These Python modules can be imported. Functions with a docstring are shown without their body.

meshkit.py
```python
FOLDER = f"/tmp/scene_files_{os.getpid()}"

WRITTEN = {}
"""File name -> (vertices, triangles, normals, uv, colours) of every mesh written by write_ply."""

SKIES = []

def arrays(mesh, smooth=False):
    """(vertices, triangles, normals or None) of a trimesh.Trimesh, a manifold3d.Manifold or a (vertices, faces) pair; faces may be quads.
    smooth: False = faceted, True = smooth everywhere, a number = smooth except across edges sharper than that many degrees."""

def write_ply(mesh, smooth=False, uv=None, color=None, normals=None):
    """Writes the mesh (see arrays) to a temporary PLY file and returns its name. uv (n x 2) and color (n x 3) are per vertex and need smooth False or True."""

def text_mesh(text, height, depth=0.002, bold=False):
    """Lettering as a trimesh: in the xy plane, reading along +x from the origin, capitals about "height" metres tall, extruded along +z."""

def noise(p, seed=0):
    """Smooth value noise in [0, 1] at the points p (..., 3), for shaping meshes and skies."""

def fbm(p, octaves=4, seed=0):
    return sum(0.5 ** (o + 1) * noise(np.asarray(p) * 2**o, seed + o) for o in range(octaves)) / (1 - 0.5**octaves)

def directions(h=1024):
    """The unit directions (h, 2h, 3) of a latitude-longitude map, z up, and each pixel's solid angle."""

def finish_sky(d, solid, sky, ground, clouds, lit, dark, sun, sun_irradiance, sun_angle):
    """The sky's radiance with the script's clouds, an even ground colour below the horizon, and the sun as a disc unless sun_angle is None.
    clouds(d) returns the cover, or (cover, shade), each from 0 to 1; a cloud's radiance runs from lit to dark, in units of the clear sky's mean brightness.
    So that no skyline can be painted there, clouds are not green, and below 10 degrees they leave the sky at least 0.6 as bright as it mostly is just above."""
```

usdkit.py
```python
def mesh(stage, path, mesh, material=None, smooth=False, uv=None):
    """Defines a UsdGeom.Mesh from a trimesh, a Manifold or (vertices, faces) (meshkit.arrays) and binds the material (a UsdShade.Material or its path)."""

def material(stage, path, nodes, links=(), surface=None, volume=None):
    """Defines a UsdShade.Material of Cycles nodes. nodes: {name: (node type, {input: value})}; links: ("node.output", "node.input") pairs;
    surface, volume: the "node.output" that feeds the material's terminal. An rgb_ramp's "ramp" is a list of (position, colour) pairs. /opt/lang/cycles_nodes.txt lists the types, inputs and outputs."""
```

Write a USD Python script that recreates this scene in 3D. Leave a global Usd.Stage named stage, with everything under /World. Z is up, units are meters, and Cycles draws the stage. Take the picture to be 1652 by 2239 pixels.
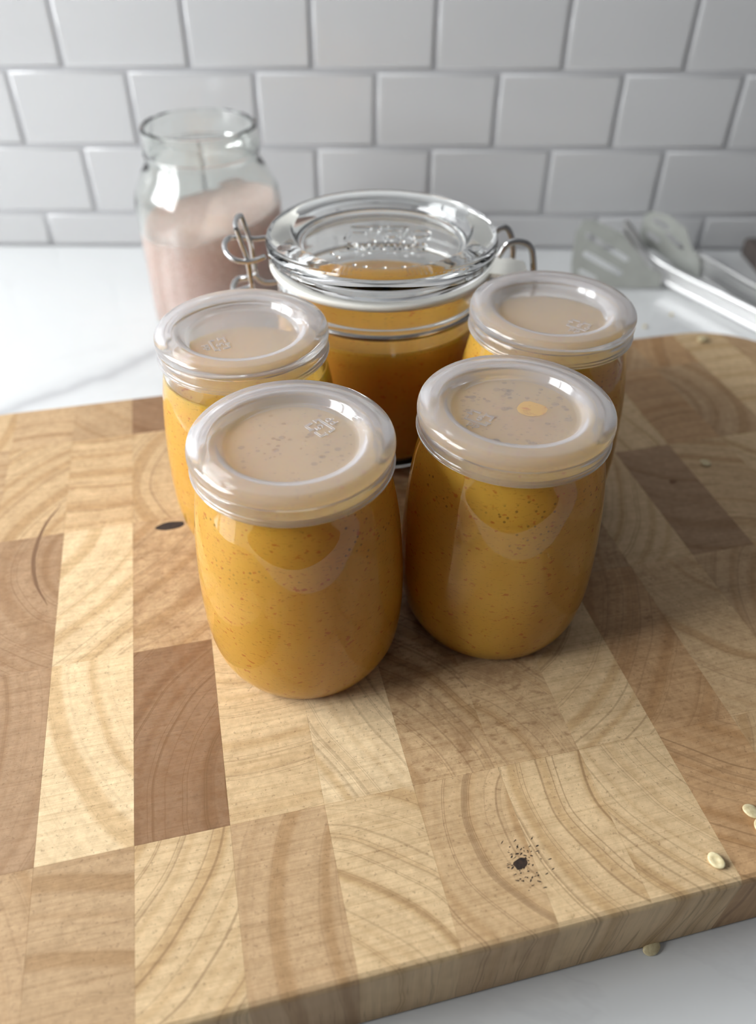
import math, random
import numpy as np, trimesh, manifold3d as m3, shapely
from shapely.geometry import Polygon, box as sbox, LineString
import usdkit, meshkit
from pxr import Usd, UsdGeom, UsdLux, UsdShade, Gf, Sdf, Vt

random.seed(7)
rng = np.random.default_rng(7)
stage = Usd.Stage.CreateInMemory()
UsdGeom.SetStageUpAxis(stage, UsdGeom.Tokens.z)
UsdGeom.SetStageMetersPerUnit(stage, 1.0)
UsdGeom.Xform.Define(stage, '/World')
UsdGeom.Scope.Define(stage, '/World/Looks')

# ------------------------------------------------------------------ camera
W, H, FPX = 1652, 2239, 1720.0
PITCH, ROLL, YAW = 0.7222017, 0.0071291, 0.0023133
EYE = np.array([0.0, -0.7108, 0.2990])
fw = np.array([math.sin(YAW) * math.cos(PITCH), math.cos(YAW) * math.cos(PITCH), -math.sin(PITCH)])
r0 = np.array([math.cos(YAW), -math.sin(YAW), 0.0])
u0 = np.cross(r0, fw)
right = math.cos(ROLL) * r0 + math.sin(ROLL) * u0
up = -math.sin(ROLL) * r0 + math.cos(ROLL) * u0
cam = UsdGeom.Camera.Define(stage, '/World/camera')
M = np.eye(4)
M[0, :3], M[1, :3], M[2, :3], M[3, :3] = right, up, -fw, EYE
cam.AddTransformOp().Set(Gf.Matrix4d(M.tolist()))
cam.CreateHorizontalApertureAttr(24.0)
cam.CreateVerticalApertureAttr(24.0 * H / W)
cam.CreateFocalLengthAttr(24.0 * FPX / W)
cam.CreateClippingRangeAttr(Gf.Vec2f(0.01, 20.0))
cam.CreateFStopAttr(5.6)
cam.CreateFocusDistanceAttr(0.288)
cam.CreateExposureAttr(3.5)

# ------------------------------------------------------------------ light: daylight through the window on the left
WIN_X, WIN_Y0, WIN_Y1, WIN_Z0, WIN_Z1 = -1.00, -1.08, -0.12, 0.24, 1.14
sun = UsdLux.RectLight.Define(stage, '/World/window_daylight')
sun.CreateWidthAttr(WIN_Z1 - WIN_Z0)
sun.CreateHeightAttr(WIN_Y1 - WIN_Y0)
sun.CreateIntensityAttr(1.6)
sun.CreateColorAttr(Gf.Vec3f(0.96, 0.985, 1.0))
sun.AddTranslateOp().Set(Gf.Vec3d(WIN_X - 0.09, (WIN_Y0 + WIN_Y1) / 2, (WIN_Z0 + WIN_Z1) / 2))
sun.AddRotateYOp().Set(-90.0)

# ------------------------------------------------------------------ helpers
used = {}


def numbered(parent, name):
    k = (parent, name)
    n = used.get(k, 0)
    used[k] = n + 1
    return name if n == 0 else f'{name}_{n:03d}'


def path_of(name, parent):
    p = '/World' if parent is None else str(parent.GetPath())
    return f'{p}/{numbered(p, name)}'


def tag(prim, label=None, cat=None, group=None, kind=None):
    for k, v in (('label', label), ('category', cat), ('group', group), ('kind', kind)):
        if v:
            prim.SetCustomDataByKey(k, v)
    return prim


def obj(name, mesh, mat, parent=None, smooth=35, **data):
    g = usdkit.mesh(stage, path_of(name, parent), mesh, mat, smooth)
    return tag(g.GetPrim(), **data)


def thing(name, label, cat, loc=(0, 0, 0), rz=0.0, group=None, kind=None):
    x = UsdGeom.Xform.Define(stage, path_of(name, None))
    x.AddTranslateOp().Set(Gf.Vec3d(*map(float, loc)))
    if rz:
        x.AddRotateZOp().Set(math.degrees(rz))
    return tag(x.GetPrim(), label, cat, group, kind)


def bx(x0, x1, y0, y1, z0, z1):
    b = trimesh.creation.box([x1 - x0, y1 - y0, z1 - z0])
    b.apply_translation([(x0 + x1) / 2, (y0 + y1) / 2, (z0 + z1) / 2])
    return b


def cat_(*ms):
    return trimesh.util.concatenate(list(ms))


def lathe(profile, seg=128, closed=True):
    """Solid of revolution of a (r, z) outline listed counter-clockwise (outside on the right); ends on the axis or closes on itself."""
    P = np.array(profile, float)
    a = np.arange(seg) * 2 * np.pi / seg
    V, idx = [], []
    n = 0
    for r, z in P:
        if r < 1e-9:
            V.append([[0, 0, z]]); idx.append(np.full(seg, n)); n += 1
        else:
            V.append(np.stack([r * np.cos(a), r * np.sin(a), np.full(seg, z)], 1)); idx.append(n + np.arange(seg)); n += seg
    F = []
    pairs = [(i, i + 1) for i in range(len(P) - 1)]
    if closed and not (P[0][0] < 1e-9 and P[-1][0] < 1e-9):
        pairs.append((len(P) - 1, 0))
    for i, j in pairs:
        A, B = idx[i], idx[j]
        A2, B2 = np.roll(A, -1), np.roll(B, -1)
        if P[i][0] > 1e-9:
            F.append(np.stack([A, A2, B], 1) if P[j][0] < 1e-9 else np.stack([A, A2, B2], 1))
        if P[j][0] > 1e-9:
            F.append(np.stack([A, B2, B], 1))
    m = trimesh.Trimesh(np.vstack(V), np.vstack(F), process=False)
    m.fix_normals()
    return m


def fillet(pts, r, n=5):
    """Rounds the corners of an open polyline of (r, z); r may be one number or one per point."""
    pts = [np.array(p, float) for p in pts]
    rr = [r] * len(pts) if np.ndim(r) == 0 else r
    out = [pts[0]]
    for i in range(1, len(pts) - 1):
        a, b, c = pts[i - 1], pts[i], pts[i + 1]
        la, lc = np.linalg.norm(a - b), np.linalg.norm(c - b)
        d = min(rr[i], la * .49, lc * .49)
        if d < 1e-6:
            out.append(b); continue
        p, q = b + (a - b) / la * d, b + (c - b) / lc * d
        for t in np.linspace(0, 1, n):
            out.append((1 - t) ** 2 * p + 2 * t * (1 - t) * b + t * t * q)
    out.append(pts[-1])
    return [tuple(p) for p in out]


def tube(points, radius, seg=14, close=False, caps=True):
    P = np.array(points, float)
    n = len(P)
    if close:
        T = np.roll(P, -1, 0) - np.roll(P, 1, 0)
    else:
        T = np.gradient(P, axis=0)
    T /= np.linalg.norm(T, axis=1, keepdims=True)
    ref = np.array([0, 0, 1.0]) if abs(T[0][2]) < .9 else np.array([1.0, 0, 0])
    N = np.cross(T[0], ref); N /= np.linalg.norm(N)
    a = np.arange(seg) * 2 * np.pi / seg
    V = []
    R = np.broadcast_to(radius, n)
    for i in range(n):
        N = N - T[i] * (N @ T[i]); N /= np.linalg.norm(N)
        B = np.cross(T[i], N)
        V.append(P[i] + R[i] * (np.cos(a)[:, None] * N + np.sin(a)[:, None] * B))
    V = np.vstack(V)
    F = []
    for i in range(n if close else n - 1):
        A = i * seg + np.arange(seg); B = ((i + 1) % n) * seg + np.arange(seg)
        A2, B2 = np.roll(A, -1), np.roll(B, -1)
        F += [np.stack([A, A2, B2], 1), np.stack([A, B2, B], 1)]
    if not close and caps:
        V = np.vstack([V, P[0], P[-1]])
        k = np.arange(seg)
        F += [np.stack([np.roll(k, -1), k, np.full(seg, n * seg)], 1), np.stack([(n - 1) * seg + k, (n - 1) * seg + np.roll(k, -1), np.full(seg, n * seg + 1)], 1)]
    m = trimesh.Trimesh(V, np.vstack(F), process=False)
    m.fix_normals()
    return m


def spline(pts, n=8):
    """Catmull-Rom through pts."""
    P = [np.array(p, float) for p in pts]
    P = [2 * P[0] - P[1]] + P + [2 * P[-1] - P[-2]]
    out = []
    for i in range(1, len(P) - 2):
        for t in np.linspace(0, 1, n, endpoint=False):
            p0, p1, p2, p3 = P[i - 1:i + 3]
            out.append(.5 * (2 * p1 + (p2 - p0) * t + (2 * p0 - 5 * p1 + 4 * p2 - p3) * t * t + (3 * p1 - p0 - 3 * p2 + p3) * t ** 3))
    out.append(P[-2])
    return np.array(out)


def mat(name, nodes, links=(), surface='p.BSDF'):
    return usdkit.material(stage, f'/World/Looks/{name}', nodes, links, surface=surface)


def lin(r, g, b):
    f = lambda c: c / 255 / 12.92 if c / 255 < .04045 else ((c / 255 + .055) / 1.055) ** 2.4
    return (f(r), f(g), f(b))


# ------------------------------------------------------------------ materials
TC = ('texture_coordinate', {})
paint = mat('painted_plaster', {'c': TC, 'n': ('noise_texture', {'scale': 6.0, 'detail': 3.0}), 'r': ('rgb_ramp', {'ramp': [(0, (.27, .275, .285)), (1, (.30, .305, .315))]}),
            'p': ('principled_bsdf', {'roughness': .7})}, [('c.object', 'n.vector'), ('n.fac', 'r.fac'), ('r.color', 'p.base_color')])
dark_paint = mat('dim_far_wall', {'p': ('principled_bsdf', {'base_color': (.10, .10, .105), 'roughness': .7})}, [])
floor_m = mat('grey_floor', {'c': TC, 'n': ('noise_texture', {'scale': 12.0, 'detail': 5.0}), 'r': ('rgb_ramp', {'ramp': [(0, (.22, .20, .18)), (1, (.32, .29, .26))]}),
              'p': ('principled_bsdf', {'roughness': .5})}, [('c.object', 'n.vector'), ('n.fac', 'r.fac'), ('r.color', 'p.base_color')])
frame_m = mat('white_window_paint', {'p': ('principled_bsdf', {'base_color': (.8, .8, .79), 'roughness': .4})})
tile_m = mat('white_glazed_tile', {'c': TC, 'n': ('noise_texture', {'scale': 9.0, 'detail': 2.0}), 'b': ('bump', {'strength': .12, 'distance': .004}),
             'oi': ('object_info', {}), 'r': ('rgb_ramp', {'ramp': [(0, (.535, .535, .54)), (1, (.56, .56, .565))]}),
             'p': ('principled_bsdf', {'roughness': .12, 'ior': 1.5})},
             [('c.object', 'n.vector'), ('n.fac', 'b.height'), ('b.normal', 'p.normal'), ('oi.random', 'r.fac'), ('r.color', 'p.base_color')])
grout_m = mat('grey_grout', {'c': TC, 'n': ('noise_texture', {'scale': 400.0, 'detail': 3.0}), 'r': ('rgb_ramp', {'ramp': [(0, (.40, .40, .415)), (1, (.48, .48, .495))]}),
              'p': ('principled_bsdf', {'roughness': .9})}, [('c.object', 'n.vector'), ('n.fac', 'r.fac'), ('r.color', 'p.base_color')])

# marble look worktop: two soft grey veins and faint clouding
marble_m = mat('white_marble_worktop', {
    'c': TC, 'n0': ('noise_texture', {'scale': 7.0, 'detail': 4.0, 'roughness': .6}),
    'sx': ('separate_xyz', {}),
    # vein 1: along y = 1.0 x + b  -> distance
    'v1a': ('math', {'math_type': 'multiply_add', 'value2': 1.0, 'value3': -0.028}),
    'v1b': ('math', {'math_type': 'subtract'}), 'nm': ('math', {'math_type': 'multiply_add', 'value2': .07, 'value3': -.035}),
    'v1c': ('math', {'math_type': 'add'}), 'v1d': ('math', {'math_type': 'absolute'}),
    'v1r': ('rgb_ramp', {'ramp': [(0, (1, 1, 1)), (.12, (.75, .75, .75)), (.45, (.25, .25, .25)), (1, (0, 0, 0))]}), 'v1s': ('math', {'math_type': 'multiply', 'value2': 40.0}),
    'n2': ('noise_texture', {'scale': 4.5, 'detail': 6.0, 'roughness': .65, 'distortion': 1.6}),
    'v2r': ('rgb_ramp', {'ramp': [(0, (0, 0, 0)), (.47, (0, 0, 0)), (.5, (.8, .8, .8)), (.53, (0, 0, 0)), (1, (0, 0, 0))]}),
    'n3': ('noise_texture', {'scale': 3.0, 'detail': 2.0}), 'v2m': ('math', {'math_type': 'multiply'}), 'v2k': ('math', {'math_type': 'multiply', 'value2': .3}), 'n3r': ('rgb_ramp', {'ramp': [(.4, (0, 0, 0)), (.7, (1, 1, 1))]}),
    'mx': ('math', {'math_type': 'maximum'}), 'mxs': ('math', {'math_type': 'multiply', 'value2': .8}),
    'col': ('mix', {'color1': (.70, .71, .71), 'color2': (.42, .42, .435)}),
    'p': ('principled_bsdf', {'roughness': .06, 'ior': 1.5})},
    [('c.object', 'n0.vector'), ('c.object', 'sx.vector'), ('sx.x', 'v1a.value1'), ('sx.y', 'v1b.value1'), ('v1a.value', 'v1b.value2'), ('n0.fac', 'nm.value1'),
     ('v1b.value', 'v1c.value1'), ('nm.value', 'v1c.value2'), ('v1c.value', 'v1d.value1'), ('v1d.value', 'v1s.value1'), ('v1s.value', 'v1r.fac'),
     ('c.object', 'n2.vector'), ('n2.fac', 'v2r.fac'), ('c.object', 'n3.vector'), ('n3.fac', 'n3r.fac'), ('v2r.color', 'v2m.value1'), ('n3r.color', 'v2m.value2'),
     ('v1r.color', 'mx.value1'), ('v2m.value', 'v2k.value1'), ('v2k.value', 'mx.value2'), ('mx.value', 'mxs.value1'), ('mxs.value', 'col.fac'), ('col.color', 'p.base_color')])

# end-grain hardwood: every block carries its colour, the centre of its growth rings and a seed
wood_nodes = {
    'c': TC, 'tone': ('attribute', {'attribute': 'tone'}), 'ring': ('attribute', {'attribute': 'ring'}), 'par': ('attribute', {'attribute': 'par'}),
    'ps': ('separate_xyz', {}),
    'd': ('mix_color', {'blend_type': 'subtract', 'fac': 1.0, 'use_clamp': False}),
}
wood_nodes = {
    'c': TC, 'tone': ('attribute', {'attribute': 'tone'}), 'ring': ('attribute', {'attribute': 'ring'}), 'par': ('attribute', {'attribute': 'par'}),
    'ps': ('separate_xyz', {}), 'o': ('separate_xyz', {}), 'rs': ('separate_xyz', {}),
    'wn': ('noise_texture', {'scale': 16.0, 'detail': 2.0}), 'wm': ('math', {'math_type': 'multiply_add', 'value2': .012, 'value3': -.006}),
    'dx': ('math', {'math_type': 'subtract'}), 'dy': ('math', {'math_type': 'subtract'}),
    'dx2': ('math', {'math_type': 'multiply'}), 'dy2': ('math', {'math_type': 'multiply'}), 'ds': ('math', {'math_type': 'add'}), 'dr': ('math', {'math_type': 'sqrt'}), 'dw': ('math', {'math_type': 'add'}),
    # broad bands of sapwood and heartwood, then fine dark ring lines
    'bn': ('noise_texture', {'dimensions': '1D', 'scale': 120.0, 'detail': 1.5}), 'bw': ('math', {'math_type': 'add'}),
    'br': ('rgb_ramp', {'ramp': [(.32, (.83, .77, .69)), (.5, (1, 1, 1)), (.68, (1.04, 1.05, 1.06))]}),
    'ln': ('noise_texture', {'dimensions': '1D', 'scale': 270.0, 'detail': 1.5, 'roughness': .6}),
    'lr': ('rgb_ramp', {'ramp': [(.57, (0, 0, 0)), (.64, (.7, .7, .7)), (.665, (0, 0, 0))]}),
    'lm': ('math', {'math_type': 'multiply'}),
    # pores: long in z, tiny dots on the end grain
    'pm': ('mapping', {'scale': (1, 1, .045)}), 'pn': ('noise_texture', {'scale': 900.0, 'detail': 2.0}), 'pr': ('rgb_ramp', {'ramp': [(.62, (0, 0, 0)), (.74, (1, 1, 1))]}), 'pf': ('math', {'math_type': 'multiply', 'value2': .40}),
    # streaks visible on the long grain of the sides (and as soft mottling on the top)
    'tm': ('mapping', {'scale': (1, 1, .03)}), 'tn': ('noise_texture', {'scale': 320.0, 'detail': 4.0, 'roughness': .7}), 'tr': ('rgb_ramp', {'ramp': [(.3, (.82, .80, .77)), (.7, (1.10, 1.10, 1.10))]}),
    # saw marks running along the board
    'sm': ('mapping', {'scale': (14, 900, 14), 'rotation': (0, 0, .02)}), 'sn': ('noise_texture', {'scale': 1.0, 'detail': 4.0, 'roughness': .75}), 'sr': ('rgb_ramp', {'ramp': [(.28, (.82, .78, .73)), (.5, (1, 1, 1)), (.72, (1.10, 1.11, 1.13))]}),
    # brown stains soaked into some blocks
    'kn': ('noise_texture', {'scale': 60.0, 'detail': 5.0, 'roughness': .7, 'distortion': .6}), 'km': ('mapping', {'scale': (1, .8, 1)}),
    'kr': ('rgb_ramp', {'ramp': [(.44, (0, 0, 0)), (.64, (1, 1, 1))]}), 'kp': ('math', {'math_type': 'multiply'}),
    'cm': ('mapping', {'scale': (240, 500, 60), 'rotation': (0, 0, 1.0)}), 'cn': ('noise_texture', {'scale': 1.0, 'detail': 3.0}), 'cr': ('rgb_ramp', {'ramp': [(.57, (0, 0, 0)), (.70, (1, 1, 1))]}), 'ck': ('math', {'math_type': 'multiply'}),
    'm1': ('mix', {'mix_type': 'multiply', 'fac': 1.0}), 'm2': ('mix', {'mix_type': 'multiply', 'fac': 1.0}), 'm3': ('mix', {'mix_type': 'multiply', 'fac': .9}),
    'm4': ('mix', {'color2': (.20, .105, .045)}), 'm5': ('mix', {'color2': (.16, .085, .04)}), 'm6': ('mix', {'color2': (.24, .115, .045)}), 'm7': ('mix', {'color2': (.22, .105, .04)}),
    'pb': ('separate_xyz', {}),
    'bh': ('bump', {'strength': .25, 'distance': .0006}),
    'p': ('principled_bsdf', {'roughness': .55, 'ior': 1.45, 'specular_ior_level': .35}),
}
wood_links = [
    ('c.object', 'o.vector'), ('ring.vector', 'rs.vector'), ('par.vector', 'pb.vector'), ('c.object', 'wn.vector'), ('wn.fac', 'wm.value1'),
    ('o.x', 'dx.value1'), ('rs.x', 'dx.value2'), ('o.y', 'dy.value1'), ('rs.y', 'dy.value2'), ('dx.value', 'dx2.value1'), ('dx.value', 'dx2.value2'), ('dy.value', 'dy2.value1'), ('dy.value', 'dy2.value2'),
    ('dx2.value', 'ds.value1'), ('dy2.value', 'ds.value2'), ('ds.value', 'dr.value1'), ('dr.value', 'dw.value1'), ('wm.value', 'dw.value2'),
    ('dw.value', 'bw.value1'), ('rs.z', 'bw.value2'), ('bw.value', 'bn.w'), ('bw.value', 'ln.w'), ('bn.fac', 'br.fac'), ('ln.fac', 'lr.fac'), ('lr.color', 'lm.value1'), ('pb.x', 'lm.value2'),
    ('c.object', 'pm.vector'), ('pm.vector', 'pn.vector'), ('pn.fac', 'pr.fac'), ('pr.color', 'pf.value1'),
    ('c.object', 'tm.vector'), ('tm.vector', 'tn.vector'), ('tn.fac', 'tr.fac'),
    ('c.object', 'sm.vector'), ('sm.vector', 'sn.vector'), ('sn.fac', 'sr.fac'),
    ('c.object', 'km.vector'), ('km.vector', 'kn.vector'), ('kn.fac', 'kr.fac'), ('kr.color', 'kp.value1'), ('pb.y', 'kp.value2'),
    ('c.object', 'cm.vector'), ('cm.vector', 'cn.vector'), ('cn.fac', 'cr.fac'), ('cr.color', 'ck.value1'), ('pb.y', 'ck.value2'),
    ('tone.color', 'm1.color1'), ('br.color', 'm1.color2'), ('m1.color', 'm2.color1'), ('sr.color', 'm2.color2'), ('m2.color', 'm3.color1'), ('tr.color', 'm3.color2'),
    ('m3.color', 'm4.color1'), ('lm.value', 'm4.fac'), ('m4.color', 'm5.color1'), ('pf.value', 'm5.fac'), ('m5.color', 'm6.color1'), ('kp.value', 'm6.fac'), ('m6.color', 'm7.color1'), ('ck.value', 'm7.fac'),
    ('m7.color', 'p.base_color'), ('sn.fac', 'bh.height'), ('bh.normal', 'p.normal')]
wood_m = mat('end_grain_wood', wood_nodes, wood_links)
dark_wood_m = mat('dark_knot', {'c': TC, 'n': ('noise_texture', {'scale': 900.0, 'detail': 3.0}), 'r': ('rgb_ramp', {'ramp': [(.3, (.012, .008, .006)), (.7, (.05, .025, .015))]}),
                  'p': ('principled_bsdf', {'roughness': .8})}, [('c.object', 'n.vector'), ('n.fac', 'r.fac'), ('r.color', 'p.base_color')])
crack_m = mat('brown_crack', {'p': ('principled_bsdf', {'base_color': (.20, .105, .05), 'roughness': .8})})

# clear glass wall with food right behind it: reflects by fresnel, lets light straight through
thin_glass = mat('clear_jar_glass', {
    'f': ('fresnel', {'IOR': 1.5}), 'g': ('geometry', {}), 'inv': ('math', {'math_type': 'subtract', 'value1': 1.0}), 'm': ('math', {'math_type': 'multiply'}),
    't': ('transparent_bsdf', {'color': (.975, .985, .975)}), 's': ('glossy_bsdf', {'color': (1, 1, 1), 'roughness': .01}), 'x': ('mix_closure', {})},
    [('g.backfacing', 'inv.value2'), ('f.fac', 'm.value1'), ('inv.value', 'm.value2'), ('m.value', 'x.fac'), ('t.BSDF', 'x.closure1'), ('s.BSDF', 'x.closure2')], 'x.closure')
glass_m = mat('thick_clear_glass', {'p': ('principled_bsdf', {'base_color': (.985, .995, .99), 'roughness': .0, 'ior': 1.5, 'transmission_weight': 1.0})})
salt_glass_m = mat('pale_green_glass', {'p': ('principled_bsdf', {'base_color': (.955, .975, .95), 'roughness': .0, 'ior': 1.5, 'transmission_weight': 1.0})})
water_m = mat('water_drop', {'p': ('principled_bsdf', {'base_color': (1, 1, 1), 'roughness': .0, 'ior': 1.33, 'transmission_weight': 1.0})})

# frosted polypropylene lid
# the disc and ring are milky, the rim and skirt clearer
lid_m = mat('frosted_plastic', {
    'c': TC, 'len': ('separate_xyz', {}), 'x2': ('math', {'math_type': 'multiply'}), 'y2': ('math', {'math_type': 'multiply'}), 'q': ('math', {'math_type': 'add'}), 'r': ('math', {'math_type': 'sqrt'}),
    'rr': ('map_range', {'from_min': .0230, 'from_max': .0255, 'to_min': .735, 'to_max': .72, 'clamp': True}),
    'zz': ('map_range', {'from_min': .0312, 'from_max': .0338, 'to_min': .60, 'to_max': .86, 'clamp': True}), 'mx': ('math', {'math_type': 'maximum'}),
    'd': ('diffuse_bsdf', {'color': (.95, .92, .945)}), 'tl': ('translucent_bsdf', {'color': (.97, .93, .95)}), 'm0': ('mix_closure', {'fac': .5}),
    'g': ('principled_bsdf', {'base_color': (.97, .975, .98), 'roughness': .06, 'ior': 1.5, 'transmission_weight': 1.0}), 'm1': ('mix_closure', {})},
    [('c.object', 'len.vector'), ('len.x', 'x2.value1'), ('len.x', 'x2.value2'), ('len.y', 'y2.value1'), ('len.y', 'y2.value2'), ('x2.value', 'q.value1'), ('y2.value', 'q.value2'), ('q.value', 'r.value1'),
     ('r.value', 'rr.value'), ('r.value', 'zz.value'), ('rr.result', 'mx.value1'), ('zz.result', 'mx.value2'), ('mx.value', 'm1.fac'),
     ('d.BSDF', 'm0.closure1'), ('tl.BSDF', 'm0.closure2'), ('m0.closure', 'm1.closure1'), ('g.BSDF', 'm1.closure2')], 'm1.closure')

# orange puree with flecks, fibres and little bubbles
def puree_mat(name, base, base2, seed):
    return mat(name, {
        'c': TC, 'mp': ('mapping', {'location': (seed, seed * .37, 0), 'scale': (1, 1, 1.5)}), 'm0': ('mapping', {'location': (seed, 0, seed)}),
        'n1': ('noise_texture', {'scale': 60.0, 'detail': 4.0, 'roughness': .6}), 'r1': ('mix', {'color1': base, 'color2': base2}),
        'n2': ('noise_texture', {'scale': 330.0, 'detail': 2.0}), 'r2': ('rgb_ramp', {'ramp': [(.635, (0, 0, 0)), (.71, (1, 1, 1))]}), 'x2': ('mix', {'color2': (.74, .20, .02)}), 'k2': ('math', {'math_type': 'multiply', 'value2': .75}),
        'm3': ('mapping', {'location': (seed, 0, 0), 'scale': (1, 1, 3.2)}), 'n3': ('noise_texture', {'scale': 520.0, 'detail': 2.0}), 'r3': ('rgb_ramp', {'ramp': [(.60, (0, 0, 0)), (.72, (1, 1, 1))]}), 'k3': ('math', {'math_type': 'multiply', 'value2': .5}), 'x3': ('mix', {'color2': (.60, .25, .02)}),
        'v': ('voronoi_texture', {'scale': 400.0}), 'r4': ('rgb_ramp', {'ramp': [(.16, (1, 1, 1)), (.23, (0, 0, 0))]}),
        'n5': ('noise_texture', {'scale': 70.0, 'detail': 1.0}), 'r5': ('rgb_ramp', {'ramp': [(.54, (0, 0, 0)), (.60, (1, 1, 1))]}), 'sz': ('separate_xyz', {}), 'r6': ('map_range', {'from_min': .05, 'from_max': .08, 'clamp': True}),
        'k4': ('math', {'math_type': 'multiply'}), 'k5': ('math', {'math_type': 'multiply'}), 'x4': ('mix', {'color2': (.50, .25, .03)}),
        'p': ('principled_bsdf', {'roughness': .45, 'subsurface_weight': .2, 'subsurface_radius': (1.0, .42, .08), 'subsurface_scale': .004})},
        [('c.object', 'm0.vector'), ('m0.vector', 'n1.vector'), ('n1.fac', 'r1.fac'), ('c.object', 'mp.vector'), ('mp.vector', 'n2.vector'), ('n2.fac', 'r2.fac'), ('r2.color', 'k2.value1'), ('k2.value', 'x2.fac'), ('r1.color', 'x2.color1'),
         ('c.object', 'm3.vector'), ('m3.vector', 'n3.vector'), ('n3.fac', 'r3.fac'), ('r3.color', 'k3.value1'), ('k3.value', 'x3.fac'), ('x2.color', 'x3.color1'),
         ('m0.vector', 'v.vector'), ('v.distance', 'r4.fac'), ('m0.vector', 'n5.vector'), ('n5.fac', 'r5.fac'), ('c.object', 'sz.vector'), ('sz.z', 'r6.value'),
         ('r4.color', 'k4.value1'), ('r5.color', 'k4.value2'), ('k4.value', 'k5.value1'), ('r6.result', 'k5.value2'), ('k5.value', 'x4.fac'), ('x3.color', 'x4.color1'), ('x4.color', 'p.base_color')])


PUREE = [puree_mat(f'orange_puree_{i}', (.93, .52, .065), (.94, .575, .085), 1.3 + 2.1 * i) for i in range(4)]
PUREE_BIG = puree_mat('orange_puree_big', (.84, .41, .045), (.86, .45, .055), 11.0)
salt_m = mat('pink_salt', {'c': TC, 'n': ('noise_texture', {'scale': 900.0, 'detail': 2.0}), 'r': ('rgb_ramp', {'ramp': [(.3, (.62, .42, .36)), (.55, (.78, .61, .55)), (.75, (.86, .74, .70))]}), 'b': ('bump', {'strength': .5, 'distance': .001}),
             'p': ('principled_bsdf', {'roughness': .7, 'subsurface_weight': .3, 'subsurface_scale': .004, 'subsurface_radius': (1, .6, .5)})},
             [('c.object', 'n.vector'), ('n.fac', 'r.fac'), ('r.color', 'p.base_color'), ('n.fac', 'b.height'), ('b.normal', 'p.normal')])
rubber_m = mat('white_rubber', {'p': ('principled_bsdf', {'base_color': (.74, .72, .66), 'roughness': .5})})
wire_m = mat('steel_wire', {'p': ('principled_bsdf', {'base_color': (.56, .555, .55), 'metallic': 1.0, 'roughness': .22})})
steel_m = mat('brushed_steel', {'c': TC, 'mp': ('mapping', {'scale': (30, 30, 600)}), 'n': ('noise_texture', {'scale': 1.0, 'detail': 3.0}), 'r': ('map_range', {'to_min': .2, 'to_max': .36}),
               'p': ('principled_bsdf', {'base_color': (.66, .655, .645), 'metallic': 1.0})}, [('c.object', 'mp.vector'), ('mp.vector', 'n.vector'), ('n.fac', 'r.value'), ('r.result', 'p.roughness')])
satin_m = mat('satin_steel', {'p': ('principled_bsdf', {'base_color': (.80, .795, .79), 'metallic': 1.0, 'roughness': .42})}, [])
seed_m = mat('pepper_seed', {'c': TC, 'n': ('noise_texture', {'scale': 700.0, 'detail': 2.0}), 'r': ('rgb_ramp', {'ramp': [(.3, (.62, .50, .27)), (.7, (.80, .70, .44))]}),
              'p': ('principled_bsdf', {'roughness': .4})}, [('c.object', 'n.vector'), ('n.fac', 'r.fac'), ('r.color', 'p.base_color')])
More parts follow.
